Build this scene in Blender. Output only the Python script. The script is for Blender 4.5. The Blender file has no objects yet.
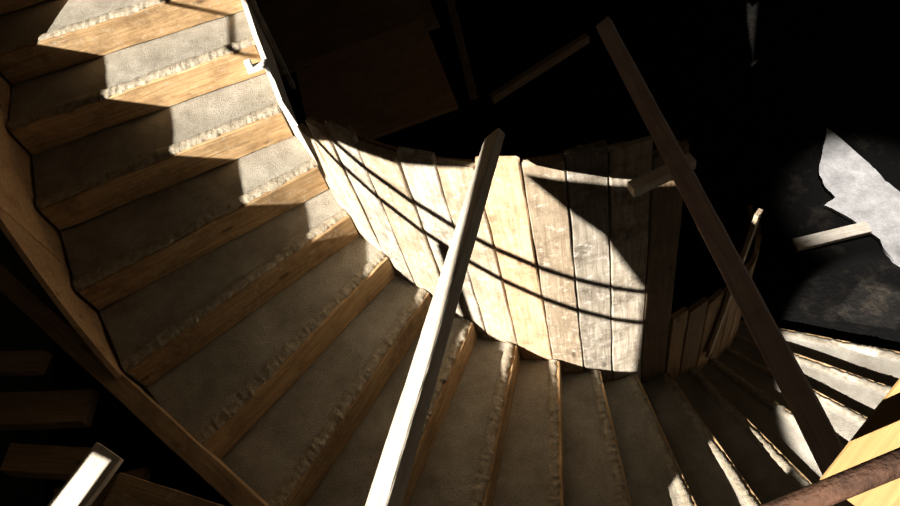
import bpy, bmesh, math, random
from mathutils import Vector, Matrix, noise
random.seed(7)
S=bpy.context.scene
col=bpy.context.collection
try:
    S.view_settings.view_transform='Standard'; S.view_settings.look='None'
except Exception: pass

# ------------------------------------------------------------ materials
def nodes(name):
    m=bpy.data.materials.new(name); m.use_nodes=True
    nt=m.node_tree; b=nt.nodes['Principled BSDF']
    return m,nt,b
def N(nt,t,**k):
    n=nt.nodes.new(t)
    for a,v in k.items(): setattr(n,a,v)
    return n
def wood(name,c1,c2,c3=None,rough=.75,bump=.4,blot=.5,splat=None,knots=True,spl=.7,vlo=.72):
    """sawn timber, grain runs along local X"""
    m,nt,b=nodes(name); L=nt.links.new
    tc=N(nt,'ShaderNodeTexCoord'); oi=N(nt,'ShaderNodeObjectInfo')
    add=N(nt,'ShaderNodeVectorMath',operation='ADD'); mul=N(nt,'ShaderNodeVectorMath',operation='MULTIPLY')
    cmb=N(nt,'ShaderNodeCombineXYZ')
    rm=N(nt,'ShaderNodeMath',operation='MULTIPLY'); rm.inputs[1].default_value=37.
    L(oi.outputs['Random'],rm.inputs[0])
    for i in range(3): L(rm.outputs[0],cmb.inputs[i])
    L(tc.outputs['Object'],add.inputs[0]); L(cmb.outputs[0],add.inputs[1])
    mul.inputs[1].default_value=(1.6,26,26); L(add.outputs[0],mul.inputs[0])
    n1=N(nt,'ShaderNodeTexNoise'); n1.inputs['Scale'].default_value=2.2; n1.inputs['Detail'].default_value=8; n1.inputs['Roughness'].default_value=.68; n1.inputs['Distortion'].default_value=.9
    L(mul.outputs[0],n1.inputs['Vector'])
    r1=N(nt,'ShaderNodeValToRGB'); r1.color_ramp.elements[0].position=.36; r1.color_ramp.elements[1].position=.62
    r1.color_ramp.elements[0].color=(*c1,1); r1.color_ramp.elements[1].color=(*c2,1)
    L(n1.outputs['Fac'],r1.inputs[0])
    n2=N(nt,'ShaderNodeTexNoise'); n2.inputs['Scale'].default_value=6.; n2.inputs['Detail'].default_value=9; n2.inputs['Roughness'].default_value=.78
    L(add.outputs[0],n2.inputs['Vector'])
    r2=N(nt,'ShaderNodeValToRGB'); r2.color_ramp.elements[0].position=.46; r2.color_ramp.elements[1].position=.64
    r2.color_ramp.elements[0].color=(0,0,0,1); r2.color_ramp.elements[1].color=(blot,blot,blot,1)
    L(n2.outputs['Fac'],r2.inputs[0])
    mx=N(nt,'ShaderNodeMix',data_type='RGBA'); L(r2.outputs[0],mx.inputs[0]); L(r1.outputs[0],mx.inputs[6])
    mx.inputs[7].default_value=(*(c3 or tuple(x*.5 for x in c1)),1)
    out=mx.outputs[2]
    if knots:
        vm=N(nt,'ShaderNodeVectorMath',operation='MULTIPLY'); vm.inputs[1].default_value=(2.2,6,6); L(add.outputs[0],vm.inputs[0])
        vo=N(nt,'ShaderNodeTexVoronoi'); vo.inputs['Scale'].default_value=1.3; L(vm.outputs[0],vo.inputs['Vector'])
        rk=N(nt,'ShaderNodeValToRGB'); rk.color_ramp.elements[0].position=.05; rk.color_ramp.elements[1].position=.13
        rk.color_ramp.elements[0].color=(.75,.75,.75,1); rk.color_ramp.elements[1].color=(0,0,0,1); L(vo.outputs['Distance'],rk.inputs[0])
        mk=N(nt,'ShaderNodeMix',data_type='RGBA'); L(rk.outputs[0],mk.inputs[0]); L(out,mk.inputs[6]); mk.inputs[7].default_value=(*[x*.45 for x in (c3 or c1)],1); out=mk.outputs[2]
    hv=N(nt,'ShaderNodeHueSaturation'); mr=N(nt,'ShaderNodeMapRange'); mr.inputs[3].default_value=vlo; mr.inputs[4].default_value=1.15
    L(oi.outputs['Random'],mr.inputs[0]); L(mr.outputs[0],hv.inputs['Value']); L(out,hv.inputs['Color']); out=hv.outputs[0]
    if splat:
        n3=N(nt,'ShaderNodeTexNoise'); n3.inputs['Scale'].default_value=30.; n3.inputs['Detail'].default_value=6; n3.inputs['Roughness'].default_value=.7; L(add.outputs[0],n3.inputs['Vector'])
        r3=N(nt,'ShaderNodeValToRGB'); r3.color_ramp.elements[0].position=.56; r3.color_ramp.elements[1].position=.66
        r3.color_ramp.elements[1].color=(spl,spl,spl,1)
        L(n3.outputs['Fac'],r3.inputs[0])
        m3=N(nt,'ShaderNodeMix',data_type='RGBA'); L(r3.outputs[0],m3.inputs[0]); L(out,m3.inputs[6]); m3.inputs[7].default_value=(*splat,1); out=m3.outputs[2]
    L(out,b.inputs['Base Color']); b.inputs['Roughness'].default_value=rough
    b.inputs['Specular IOR Level'].default_value=.2
    bp=N(nt,'ShaderNodeBump'); bp.inputs['Strength'].default_value=bump; bp.inputs['Distance'].default_value=.01
    L(n1.outputs['Fac'],bp.inputs['Height']); L(bp.outputs[0],b.inputs['Normal'])
    return m
def earth(name,c1,c2,sc=6.,bump=.6,rough=.95,fine=90.,dist=.012,lo=.35,hi=.7,grit=0):
    m,nt,b=nodes(name); L=nt.links.new
    tc=N(nt,'ShaderNodeTexCoord')
    n1=N(nt,'ShaderNodeTexNoise'); n1.inputs['Scale'].default_value=sc; n1.inputs['Detail'].default_value=12; n1.inputs['Roughness'].default_value=.72
    n2=N(nt,'ShaderNodeTexNoise'); n2.inputs['Scale'].default_value=fine; n2.inputs['Detail'].default_value=4
    L(tc.outputs['Object'],n1.inputs['Vector']); L(tc.outputs['Object'],n2.inputs['Vector'])
    r=N(nt,'ShaderNodeValToRGB'); r.color_ramp.elements[0].position=lo; r.color_ramp.elements[1].position=hi
    r.color_ramp.elements[0].color=(*c1,1); r.color_ramp.elements[1].color=(*c2,1); L(n1.outputs['Fac'],r.inputs[0])
    out=r.outputs[0]
    if grit:
        rg=N(nt,'ShaderNodeValToRGB'); rg.color_ramp.elements[0].position=.32; rg.color_ramp.elements[1].position=.46
        rg.color_ramp.elements[0].color=(grit,grit,grit,1); rg.color_ramp.elements[1].color=(0,0,0,1); L(n2.outputs['Fac'],rg.inputs[0])
        mg=N(nt,'ShaderNodeMix',data_type='RGBA'); L(rg.outputs[0],mg.inputs[0]); L(out,mg.inputs[6]); mg.inputs[7].default_value=(*[x*.45 for x in c1],1); out=mg.outputs[2]
    L(out,b.inputs['Base Color']); b.inputs['Roughness'].default_value=rough; b.inputs['Specular IOR Level'].default_value=.12
    ad=N(nt,'ShaderNodeMath',operation='ADD'); L(n1.outputs['Fac'],ad.inputs[0]); L(n2.outputs['Fac'],ad.inputs[1])
    bp=N(nt,'ShaderNodeBump'); bp.inputs['Strength'].default_value=bump; bp.inputs['Distance'].default_value=dist
    L(ad.outputs[0],bp.inputs['Height']); L(bp.outputs[0],b.inputs['Normal'])
    return m
M_plank=wood('pale_sawn_wood',(.36,.265,.17),(.60,.49,.35),(.20,.145,.095),splat=(.58,.52,.43),blot=.8,vlo=.6)
M_plank2=wood('orange_sawn_wood',(.39,.245,.14),(.58,.42,.26),(.26,.15,.085),splat=(.56,.46,.35),blot=.8)
M_plank3=wood('grey_sawn_wood',(.27,.22,.165),(.47,.415,.335),(.14,.115,.085),splat=(.52,.485,.43),blot=.95,vlo=.65)
M_riser=wood('brown_form_wood',(.29,.175,.078),(.49,.325,.165),(.16,.095,.045),splat=(.42,.35,.25),blot=.75,spl=.55)
M_dark=wood('dark_brown_wood',(.19,.12,.07),(.32,.22,.13),(.11,.07,.04))
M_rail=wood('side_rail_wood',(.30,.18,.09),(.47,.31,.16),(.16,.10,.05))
M_purple=wood('weathered_grey_wood',(.54,.42,.39),(.74,.61,.56),(.36,.27,.24))
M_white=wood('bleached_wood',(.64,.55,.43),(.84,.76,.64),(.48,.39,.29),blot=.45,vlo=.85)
M_yellow=wood('tan_lacquered_wood',(.33,.20,.075),(.42,.27,.105),(.26,.16,.06),blot=.3,bump=.15,knots=False)
M_ply=wood('brown_plywood',(.30,.18,.09),(.44,.28,.15),(.18,.10,.05),blot=.6)
M_ply2=wood('red_brown_plywood',(.50,.28,.15),(.62,.39,.22),(.32,.17,.08),blot=.6)
M_conc=earth('raw_concrete',(.22,.192,.148),(.37,.335,.272),bump=.7,fine=210,dist=.009,sc=4.5,lo=.35,hi=.65,grit=.7)
M_bead=earth('crumbly_mortar',(.20,.165,.115),(.40,.345,.26),bump=.7,fine=150,dist=.008,sc=30.,lo=.35,hi=.65)
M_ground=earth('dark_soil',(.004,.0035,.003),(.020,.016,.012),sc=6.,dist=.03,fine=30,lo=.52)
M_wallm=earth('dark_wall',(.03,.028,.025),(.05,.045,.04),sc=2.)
M_sunpatch=earth('sun_patch_pale',(.42,.40,.39),(.82,.79,.76),sc=7.,dist=.03)  # pale colour stands in for sunlight on the ground
M_rust=earth('rusty_steel',(.035,.02,.014),(.10,.05,.03),sc=30.,rough=.6)
M_steel=earth('painted_steel',(.65,.65,.62),(.85,.85,.8),sc=40.,rough=.5,bump=.1)

# ------------------------------------------------------------ helpers
def obj(name,me,mat,label=None,cat=None,group=None,kind=None,parent=None):
    o=bpy.data.objects.new(name,me); col.objects.link(o)
    if mat: me.materials.append(mat)
    if label: o['label']=label
    if cat: o['category']=cat
    if group: o['group']=group
    if kind: o['kind']=kind
    if parent: o.parent=parent
    return o
def board_mesh(name,L,W,T,seg=14,jit=.0015,wob=.0015,chip=.0,bev=.003):
    bm=bmesh.new()
    sd=random.random()*100
    rings=[]
    prof=[(-W/2+bev,-T/2),(W/2-bev,-T/2),(W/2,-T/2+bev),(W/2,T/2-bev),(W/2-bev,T/2),(0,T/2),(-W/2+bev,T/2),(-W/2,T/2-bev),(-W/2,-T/2+bev)]
    for i in range(seg+1):
        x=L*i/seg
        ring=[]
        for (y,z) in prof:
            dx=0
            if i in(0,seg): dx=(random.random()-.5)*2*chip
            ny=noise.noise(Vector((x*5+sd,y*3,z*3)))*wob*2
            ring.append(bm.verts.new((x+dx,y+ny+(random.random()-.5)*jit,z+(random.random()-.5)*jit*.5+noise.noise(Vector((x*2+sd,3,1)))*wob)))
        rings.append(ring)
    n=len(prof)
    for i in range(seg):
        for j in range(n):
            bm.faces.new((rings[i][j],rings[i][(j+1)%n],rings[i+1][(j+1)%n],rings[i+1][j]))
    bm.faces.new(rings[0]); bm.faces.new(rings[-1][::-1])
    bmesh.ops.recalc_face_normals(bm,faces=bm.faces)
    me=bpy.data.meshes.new(name); bm.to_mesh(me); bm.free(); return me
def board(name,p0,p1,W,T,up,mat,label=None,cat='board',group=None,parent=None,**k):
    """board from p0 to p1; 'up' is the normal of the wide face"""
    p0=Vector(p0);p1=Vector(p1); X=(p1-p0); L=X.length; X.normalize()
    Z=Vector(up); Z=(Z-X*Z.dot(X)).normalized(); Y=Z.cross(X)
    me=board_mesh(name,L,W,T,**k)
    o=obj(name,me,mat,label,cat,group,None,parent)
    o.matrix_world=Matrix(((X.x,Y.x,Z.x,p0.x),(X.y,Y.y,Z.y,p0.y),(X.z,Y.z,Z.z,p0.z),(0,0,0,1)))
    return o
def rod(name,p0,p1,r,mat,label,cat,group=None,seg=20):
    p0=Vector(p0);p1=Vector(p1);X=p1-p0;L=X.length
    bm=bmesh.new()
    bmesh.ops.create_cone(bm,cap_ends=True,segments=seg,radius1=r,radius2=r,depth=L)
    for zz in (-L*.5+.01,L*.5-.01):
        bmesh.ops.create_cone(bm,cap_ends=True,segments=seg,radius1=r*1.12,radius2=r*1.12,depth=.012,matrix=Matrix.Translation((0,0,zz)))
    me=bpy.data.meshes.new(name);bm.to_mesh(me);bm.free()
    for p in me.polygons:p.use_smooth=len(p.vertices)==4
    o=obj(name,me,mat,label,cat,group)
    o.rotation_mode='QUATERNION';o.rotation_quaternion=X.to_track_quat('Z','Y');o.location=(p0+p1)/2
    return o

# ------------------------------------------------------------ stair layout
C=Vector((.733,2.861)); RI=1.249; RO=2.449; h=.17; FZ=-2.89
def th(k): return math.radians(204.9+9.25*(k-3))
PP={0:(-.56,3.08),1:(-.54,2.78),2:(-.46,2.53)}
QQ={0:(-1.79,3.05),1:(-1.735,2.66),2:(-1.64,2.26),3:(-1.51,1.88)}
def Pi(k):
    if k<0: return Vector((-.565,3.08-.30*k))
    if k in PP: return Vector(PP[k])
    return C+RI*Vector((math.cos(th(k)),math.sin(th(k))))
def Po(k):
    if k<0: return Vector((-1.80,3.05-.34*k))
    if k in QQ: return Vector(QQ[k])
    return C+RO*Vector((math.cos(th(k)),math.sin(th(k))))
KS=range(-5,17)

stair=bpy.data.objects.new('concrete_staircase',None); col.objects.link(stair)
stair['label']='raw concrete winding staircase with freshly cast steps'; stair['category']='staircase'
stair.location=(C.x,C.y,FZ)
def step(k):
    bm=bmesh.new(); nu,nv=260,18
    a,b_,c,d=Pi(k-1),Po(k-1),Po(k),Pi(k)
    g=[]
    for i in range(nu+1):
        u=i/nu; row=[]
        back=a.lerp(b_,u); fr=d.lerp(c,u); dd=(fr-back).normalized()
        def nn(s,o): return noise.noise(Vector((fr.x*s,fr.y*s,o+k*3.)))*.5+.5
        e0=nn(6,1.)
        crumb=max(0,nn(55,5.)-.42)*1.0+max(0,nn(22,8.)-.42)*1.1+max(0,nn(8,11.)-.45)*1.1
        for j in range(nv+1):
            v=(j/nv)**.75; p=back.lerp(fr,v)
            z=-k*h+noise.noise(Vector((p.x*4,p.y*4,k)))*.006+noise.noise(Vector((p.x*18,p.y*18,k)))*.0025
            if j>=nv-2:
                e=noise.noise(Vector((p.x*50,p.y*50,k*3.+j)))*.5+.5
                z+=(.000+.011*e+.008*e0)*(.9,1.15,.35)[j-nv+2]
                p=p+dd*((.002-.010*nn(35,3.),.008+.008*crumb,.0135+.020*crumb)[j-nv+2])
            row.append(bm.verts.new((p.x,p.y,z)))
        p=fr+dd*(.0145+.020*crumb); row.append(bm.verts.new((p.x,p.y,-k*h-.006-.022*crumb)))
        g.append(row)
    nv+=1
    for i in range(nu):
        for j in range(nv):
            f=bm.faces.new((g[i][j],g[i][j+1],g[i+1][j+1],g[i+1][j]))
            if j>=nv-3: f.material_index=1
            f.smooth=True
    bnd=[g[i][0] for i in range(nu+1)]+[g[nu][j] for j in range(1,nv+1)]+[g[i][nv] for i in range(nu-1,-1,-1)]+[g[0][j] for j in range(nv-1,0,-1)]
    zb=max(-k*h-.32,FZ+.002)
    idx={g[i][nv]:i for i in range(nu+1)}
    low=[]
    for v in bnd:
        co=v.co.copy()
        if v in idx:
            q=d.lerp(c,idx[v]/nu); co.x,co.y=q.x,q.y
        low.append(bm.verts.new((co.x,co.y,zb)))
    for i in range(len(bnd)):
        j=(i+1)%len(bnd); bm.faces.new((bnd[i],low[i],low[j],bnd[j]))
    bm.faces.new(low)
    bmesh.ops.recalc_face_normals(bm,faces=bm.faces)
    me=bpy.data.meshes.new('concrete_step');bm.to_mesh(me);bm.free()
    o=obj('concrete_step',me,M_conc,parent=stair); me.materials.append(M_bead)
    o.matrix_parent_inverse=Matrix.Translation((-C.x,-C.y,-FZ))
for k in KS: step(k)
for k in KS:
    a,b_=Pi(k),Po(k)
    dirn=(b_-a).normalized(); nrm=Vector((-dirn.y,dirn.x))
    nx=(Pi(k+1)+Po(k+1))/2-(a+b_)/2
    if nrm.dot(nx)<0:nrm=-nrm
    z=-k*h-.083; off=nrm*.0165
    dz=random.uniform(-.005,.004)
    p0=Vector((a.x,a.y,z+dz))+Vector((off.x,off.y,0))+Vector((dirn.x,dirn.y,0))*.006
    p1=Vector((b_.x,b_.y,z-dz))+Vector((off.x,off.y,0))-Vector((dirn.x,dirn.y,0))*.01
    board('riser_form_board',p0,p1,.162,.032,(nrm.x,nrm.y,.0),M_riser,
      'mortar-splashed brown riser board against a concrete step','board','riser boards of the winding stair',seg=30,wob=.003,jit=.002)

# ------------------------------------------------------------ curved plank wall
def pl(th0,th1,zt,zb,mat=M_plank,lab='pale sawn vertical plank of the curved formwork wall',R=RI-.004,grp='planks of the curved formwork wall',lean=0,T=.028):
    t=math.radians((th0+th1)/2); W=2*R*math.sin(math.radians(th1-th0)/2)-.007
    n=Vector((math.cos(t),math.sin(t),0)); p=Vector((C.x,C.y,0))+n*(R-T*.5)
    board('formwork_plank',p+Vector((0,0,zb)),p+Vector((0,0,zt))+n*lean,W,T,n,mat,lab,'plank',grp,seg=22,chip=.008,wob=.003,bev=.004)
edges=[201,207.5,214,221,229.5,236.5,243.5,251,258,265,272.5,279.5]
tops=[.02,.15,.20,.17,.19,.165,.19,.17,.20,.16,.05]
mats=[M_plank,M_plank,M_plank3,M_plank,M_plank3,M_plank,M_plank2,M_plank,M_plank3,M_plank3,M_dark]  # last plank gets darker wood in place of its shade
labs={M_plank:'pale sawn vertical plank of the curved formwork wall',M_plank2:'orange-tinted vertical plank of the curved formwork wall',M_plank3:'grey mortar-stained vertical plank of the curved formwork wall',M_dark:'tall end plank of the curved formwork wall, darkened to look shaded'}
for i in range(len(edges)-1):
    t=(edges[i]+edges[i+1])/2; kk=(t-204.9)/9.25+3
    pl(edges[i],edges[i+1],tops[i],-kk*h-.30,mats[i],labs[mats[i]],lean=random.uniform(-.008,.014))
e=279.8
while e<340:
    w=random.uniform(4.6,6.4); t=e+w/2; kk=(t-204.9)/9.25+3
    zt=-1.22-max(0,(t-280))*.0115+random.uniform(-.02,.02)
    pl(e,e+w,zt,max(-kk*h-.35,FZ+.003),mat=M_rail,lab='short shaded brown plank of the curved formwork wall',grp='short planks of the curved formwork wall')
    e+=w
board('leaning_plank',(1.24,1.70,-1.98),(1.405,1.785,-.79),.05,.022,(.6,-.8,0),M_plank,'upright narrow plank with a sunlit tip behind the short planks','plank')
board('wall_cleat',(.655,1.50,.085),(.89,1.53,.09),.045,.045,(0,0,1),M_white,'short wooden cleat fixed across the plank wall under a prop','cleat',seg=6)

pts=[(k,Pi(k)) for k in (-4,-3,-2,-1,0,1,2,3)]
def strip(name,pts3,ht,low,T,mat,label,cat,nrmflip=1,kind=None,group=None):
    bm=bmesh.new(); R=[]
    n=len(pts3)
    for i,p in enumerate(pts3):
        a=pts3[max(i-1,0)];b=pts3[min(i+1,n-1)]; d=Vector((b[0]-a[0],b[1]-a[1]));d.normalize(); nn=Vector((d.y,-d.x))*nrmflip
        zt=p[2]+(ht[i] if isinstance(ht,list) else ht); zb=p[2]-low
        o=[(p[0],p[1],zb),(p[0],p[1],zt),(p[0]+nn.x*T,p[1]+nn.y*T,zt),(p[0]+nn.x*T,p[1]+nn.y*T,zb)]
        R.append([bm.verts.new(q) for q in o])
    for i in range(n-1):
        for j in range(4): bm.faces.new((R[i][j],R[i][(j+1)%4],R[i+1][(j+1)%4],R[i+1][j]))
    bm.faces.new(R[0]);bm.faces.new(R[-1])
    bmesh.ops.recalc_face_normals(bm,faces=bm.faces)
    me=bpy.data.meshes.new(name);bm.to_mesh(me);bm.free()
    return obj(name,me,mat,label,cat,group,kind)
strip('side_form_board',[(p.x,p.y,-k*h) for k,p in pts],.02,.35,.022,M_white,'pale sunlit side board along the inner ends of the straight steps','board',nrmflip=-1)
# unseen curved sheet, added to stop sun leaking through the plank gaps
RB=RI-.055
bk=[];bh=[]
for i in range(31):
    t=201.5+i*(279-201.5)/30; a=math.radians(t)
    top=min(tops[j] for j in range(len(tops)) if edges[j]-1.5<=t<=edges[j+1]+1.5)-.03
    kk=(t-204.9)/9.25+3
    bk.append((C.x+RB*math.cos(a),C.y+RB*math.sin(a),-kk*h)); bh.append(top+kk*h)
strip('light_stop_sheet',bk,bh,.30,.012,M_ply,'thin curved sheet added behind the planks to block light','panel',nrmflip=-1)
br=bpy.data.objects.new('steel_clamp',None);col.objects.link(br);br.location=(-.57,2.88,-.02);br['label']='small white steel clamp on the inner side board';br['category']='clamp'
for (nm,s,l) in (('clamp_plate',(.09,.05,.014),(0,0,.03)),('clamp_jaw',(.016,.06,.08),(.045,.0,.0)),('clamp_bolt',(.03,.03,.06),(-.03,.01,.04))):
    bm=bmesh.new();bmesh.ops.create_cube(bm,size=1);bmesh.ops.scale(bm,vec=s,verts=bm.verts);bmesh.ops.bevel(bm,geom=bm.edges,offset=.003,segments=2,affect='EDGES')
    me=bpy.data.meshes.new(nm);bm.to_mesh(me);bm.free();o=obj(nm,me,M_steel,parent=br);o.location=l
board('edge_stake',(-.525,3.30,-.5),(-.525,3.31,.25),.04,.025,(-1,0,0),M_plank3,'pale upright stake beside the inner side board','stake')

# ------------------------------------------------------------ outer formwork
def crv(t):
    f=math.floor(t); s=t-f; p=[Po(f+i) for i in (-1,0,1,2)]
    return .5*((2*p[1])+(p[2]-p[0])*s+(2*p[0]-5*p[1]+4*p[2]-p[3])*s*s+(3*p[1]-p[0]-3*p[2]+p[3])*s**3)
def outp(k0,k1,n=10):
    r=[]
    for i in range(n+1):
        k=k0+(k1-k0)*i/n; a=crv(k); r.append((a.x-.010,a.y-.005,-k*h))
    return r
strip('outer_form_panel',outp(-5,-.3,14),.27,.4,.022,M_ply,'brown plywood side panel beside the upper steps','panel',nrmflip=1,group='side panels')
strip('outer_form_panel',outp(-.28,1.6,12),[.27+.018*i for i in range(13)],.4,.022,M_ply,'brown plywood side panel beside the upper steps','panel',nrmflip=1,group='side panels')
strip('outer_form_panel',outp(1.62,3.2,12),[.49-.035*i for i in range(13)],.4,.022,M_ply,'brown curved plywood side panel tapering down beside the steps','panel',nrmflip=1,group='side panels')
board('side_rail_board',(-2.14,2.66,-.29),(-.94,.98,-.82),.085,.20,(0,0,1),M_rail,'long brown side board running past the outer step ends','board',seg=24)
for p0,p1,w,t in [((-2.25,2.13,-.42),(-1.82,1.98,-.42),.10,.05),((-2.15,1.90,-.52),(-1.68,1.76,-.54),.15,.07),((-2.1,1.70,-.64),(-1.70,1.54,-.64),.12,.09),((-1.95,1.48,-.74),(-1.54,1.44,-.74),.12,.05)]:
    board('timber_offcut',p0,p1,w,t,(0,0,1),M_rail,'rough brown timber offcut lying beside the stair','timber','timber offcuts',seg=8,chip=.01)
board('timber_offcut',(-1.46,1.25,-.36),(-1.06,1.00,-.44),.14,.08,(0,0,1),M_riser,'brown timber with a pale sunlit sawn end','timber','timber offcuts',seg=8)
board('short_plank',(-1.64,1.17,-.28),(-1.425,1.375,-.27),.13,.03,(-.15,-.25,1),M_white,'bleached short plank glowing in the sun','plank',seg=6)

# ------------------------------------------------------------ props
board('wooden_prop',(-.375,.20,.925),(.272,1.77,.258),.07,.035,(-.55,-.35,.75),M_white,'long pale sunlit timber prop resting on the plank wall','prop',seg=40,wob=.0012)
board('wooden_prop',(.617,.14,.475),(.875,2.30,.115),.062,.03,(-.5,-.1,.85),M_purple,'long shaded grey-brown timber prop crossing the plank wall','prop',seg=40,wob=.001)

# near beam and tube
board('formwork_beam',(.457,.179,.952),(.951,.441,1.169),.16,.03,(-.25,-.1,.95),M_yellow,'yellow-tan lacquered formwork beam under a rusty tube','beam')
rod('scaffold_tube',(.16,.197,1.055),(.62,.197,1.225),.016,M_rust,'rusty dark scaffold tube above a tan beam','tube')

# ------------------------------------------------------------ void behind the wall
def sheet(name,x0,x1,y0,y1,z,T,mat,label,cat,rot=0,group=None):
    return board(name,(x0,(y0+y1)/2,z),(x1,(y0+y1)/2,z+rot),abs(y1-y0),T,(0,0,1),mat,label,cat,group,seg=12,wob=.0,jit=.0)
sheet('plywood_sheet',-.62,.34,3.44,4.38,-1.2,.03,M_ply2,'dark reddish-brown plywood sheet lying behind the stair wall','panel',rot=.03,group='plywood sheets')
sheet('plywood_sheet',-.80,.45,4.45,5.6,-1.28,.03,M_ply,'dark brown plywood sheet in deep shade','panel',rot=-.04,group='plywood sheets')
board('dark_joist',(.70,5.6,-1.5),(.50,3.85,-1.5),.06,.08,(0,0,1),M_dark,'dark timber joist crossing the unlit stairwell','joist',group='stairwell joists')
board('dark_joist',(.62,3.86,-1.6),(1.45,4.15,-1.6),.05,.07,(0,0,1),M_dark,'dark timber joist crossing the unlit stairwell','joist',group='stairwell joists')

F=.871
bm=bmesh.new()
poly=[(3.77,4.13),(3.86,3.68),(3.88,3.40),(3.93,3.16),(4.1,2.9),(3.9,2.45),(3.6,2.35),(3.49,2.63),(3.47,2.72),(3.50,2.85),(3.44,3.04),(3.36,3.22),(3.29,3.34),(3.40,3.40),(3.41,3.66)]  # outline of the far sun patch; a pale slab paints its light
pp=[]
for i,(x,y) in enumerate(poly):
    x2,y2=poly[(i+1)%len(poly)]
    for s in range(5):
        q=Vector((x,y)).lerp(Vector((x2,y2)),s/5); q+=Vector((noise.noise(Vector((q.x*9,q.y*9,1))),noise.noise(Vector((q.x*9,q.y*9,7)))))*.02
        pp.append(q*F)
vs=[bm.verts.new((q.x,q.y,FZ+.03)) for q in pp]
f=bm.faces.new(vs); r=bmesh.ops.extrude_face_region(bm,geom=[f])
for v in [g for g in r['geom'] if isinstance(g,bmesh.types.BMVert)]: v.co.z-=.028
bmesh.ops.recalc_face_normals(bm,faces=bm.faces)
me=bpy.data.meshes.new('sun_patch_slab');bm.to_mesh(me);bm.free()
obj('sun_patch_slab',me,M_sunpatch,'pale slab shaped like a patch of sun on dark soil','slab')
board('scrap_board',(2.48,2.665,FZ+.03),(3.03,2.61,FZ+.03),.10,.04,(0,0,1),M_white,'bleached scrap board lying on dark soil','board',seg=6)

# ------------------------------------------------------------ setting
def plane(name,vs,mat):
    me=bpy.data.meshes.new(name);me.from_pydata(vs,[],[tuple(range(len(vs)))]);me.update()
    return obj(name,me,mat,kind='structure')
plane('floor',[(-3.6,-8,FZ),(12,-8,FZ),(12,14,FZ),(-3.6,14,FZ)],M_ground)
plane('void_shade_ceiling',[(-3.6,3.4,3.2),(12,3.4,3.2),(12,14,3.2),(-3.6,14,3.2)],M_wallm)  # unseen partial ceiling, added to darken the void
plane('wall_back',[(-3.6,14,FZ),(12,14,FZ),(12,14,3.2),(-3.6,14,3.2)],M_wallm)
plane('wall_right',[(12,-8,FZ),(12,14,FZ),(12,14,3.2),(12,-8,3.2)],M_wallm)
cu=bpy.data.curves.new('sun_mask_wall','CURVE');cu.dimensions='2D';cu.fill_mode='BOTH';cu.extrude=.008  # unseen wall added to mask the sun; its holes shape the lit patches
def spl(pts):
    s=cu.splines.new('POLY');s.points.add(len(pts)-1)
    for p,q in zip(s.points,pts):p.co=(q[0],q[1],0,1)
    s.use_cyclic_u=True
spl([(-9,FZ),(14,FZ),(14,5.6),(-9,5.6)])
spl([(-.93,1.31),(-.4,1.33),(-.1,1.45),(.5,1.54),(4.2,1.54),(4.2,2.75),(1.4,2.18),(1.1,2.11),(.60,1.78),(.52,1.90),(.45,2.20),(.2,2.40),(-.15,2.55),(-.42,2.73),(-.47,2.89),(-1.75,3.24),(-1.75,3.14),(-.62,2.83),(-.83,2.58),(-.95,2.18)])
spl([(-1.5,1.12),(-1.5,1.52),(-1.93,1.72),(-1.93,1.3)])
spl([(.0,1.06),(.11,1.01),(.185,1.165),(.08,1.21)])
spl([(-2.45,3.6),(-1.95,3.6),(-1.95,4.2),(-2.45,4.2)])
spl([(-1.17,2.60),(-1.10,2.60),(-1.10,2.70),(-1.17,2.70)])
to=bpy.data.objects.new('tmp',cu);col.objects.link(to)
dg=bpy.context.evaluated_depsgraph_get()
me=bpy.data.meshes.new_from_object(to.evaluated_get(dg));bpy.data.objects.remove(to)
wl=obj('sun_mask_wall',me,M_wallm,kind='structure')
wl.matrix_world=Matrix(((0,0,1,-3.5),(1,0,0,0),(0,1,0,0),(0,0,0,1)))
g='unseen rods casting shadow lines'  # out-of-view rods, added to draw shadow lines on planks and steps
rod('shadow_rod',(-3.4,1.4,2.47),(-3.4,-1.3,1.67),.018,M_rust,'thin unseen steel rod placed to cast a shadow line','rod',g)
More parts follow.
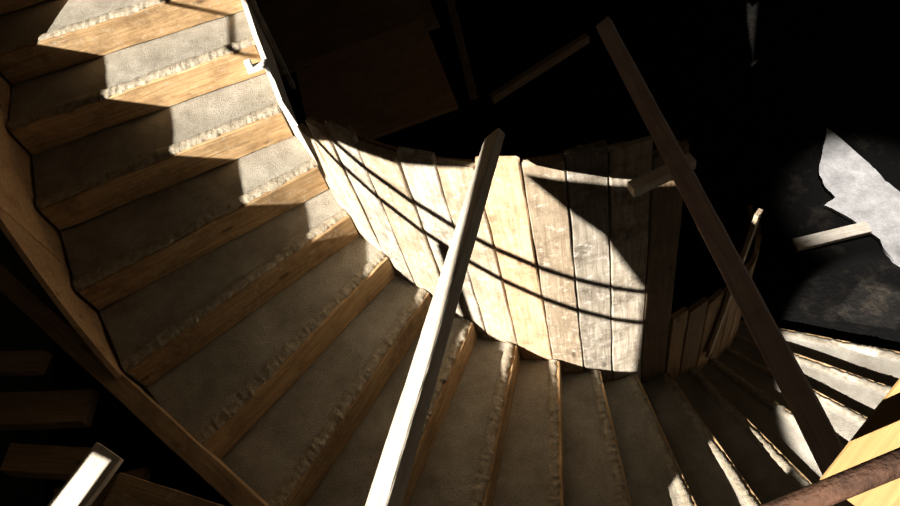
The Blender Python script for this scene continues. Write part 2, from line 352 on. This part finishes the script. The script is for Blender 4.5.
rod('shadow_rod',(-3.4,1.2,2.48),(-3.4,-1.3,2.01),.018,M_rust,'thin unseen steel rod placed to cast a shadow line','rod',g)
rod('shadow_rod',(-3.4,4.2,1.92),(-3.4,1.35,1.93),.012,M_rust,'thin unseen steel rod placed to cast a shadow line','rod',g)
board('shadow_post',(-3.42,-.22,FZ+.001),(-3.42,-.16,2.0),.05,.03,(1,0,0),M_dark,'unseen wooden post added to cast a shadow streak','post')  # out-of-view post, added for its shadow streak on the planks

# ------------------------------------------------------------ light
sd=Vector((1.42,.85,-1)).normalized()
sl=bpy.data.lights.new('sun','SUN');sl.energy=17;sl.angle=math.radians(.25);sl.color=(1,.945,.86)
so=bpy.data.objects.new('sun',sl);col.objects.link(so);so.rotation_mode='QUATERNION';so.rotation_quaternion=sd.to_track_quat('-Z','Y');so.location=(-6,-3,6)
def add_spot(loc,aim,e,ang,bl):  # added spots standing in for sunlight where the sun is blocked
    sp=bpy.data.lights.new('sun_fill_spot','SPOT');sp.energy=e;sp.spot_size=math.radians(ang);sp.spot_blend=bl;sp.color=(1,.97,.94);sp.shadow_soft_size=.02
    lo=bpy.data.objects.new('sun_fill_spot',sp);col.objects.link(lo);lo.location=loc
    lo.rotation_mode='QUATERNION';lo.rotation_quaternion=(Vector(aim)-lo.location).to_track_quat('-Z','Y')
add_spot((4.2,3.6,2.6),(3.2,2.85,FZ),1900,14.5,.8)  # added to brighten the far sun patch
add_spot((-.3,-1.0,1.0),(2.27,1.52,-2.6),4200,12.,.3)  # added for the sunlit strips on the last steps
w=bpy.data.worlds.new('world');S.world=w;w.use_nodes=True
bg=w.node_tree.nodes['Background'];bg.inputs[0].default_value=(1,.77,.50,1);bg.inputs[1].default_value=.028

# ------------------------------------------------------------ camera
cam=bpy.data.cameras.new('camera');co=bpy.data.objects.new('camera',cam);col.objects.link(co)
cam.sensor_width=36;cam.lens=747.569*36/900;cam.clip_start=.02
R=Matrix(((.9488,.316,0),(-.2565,.7702,-.584),(-.1845,.5541,.8117)))
co.matrix_world=Matrix.Translation((0,0,2.153))@R.to_4x4()
S.camera=co
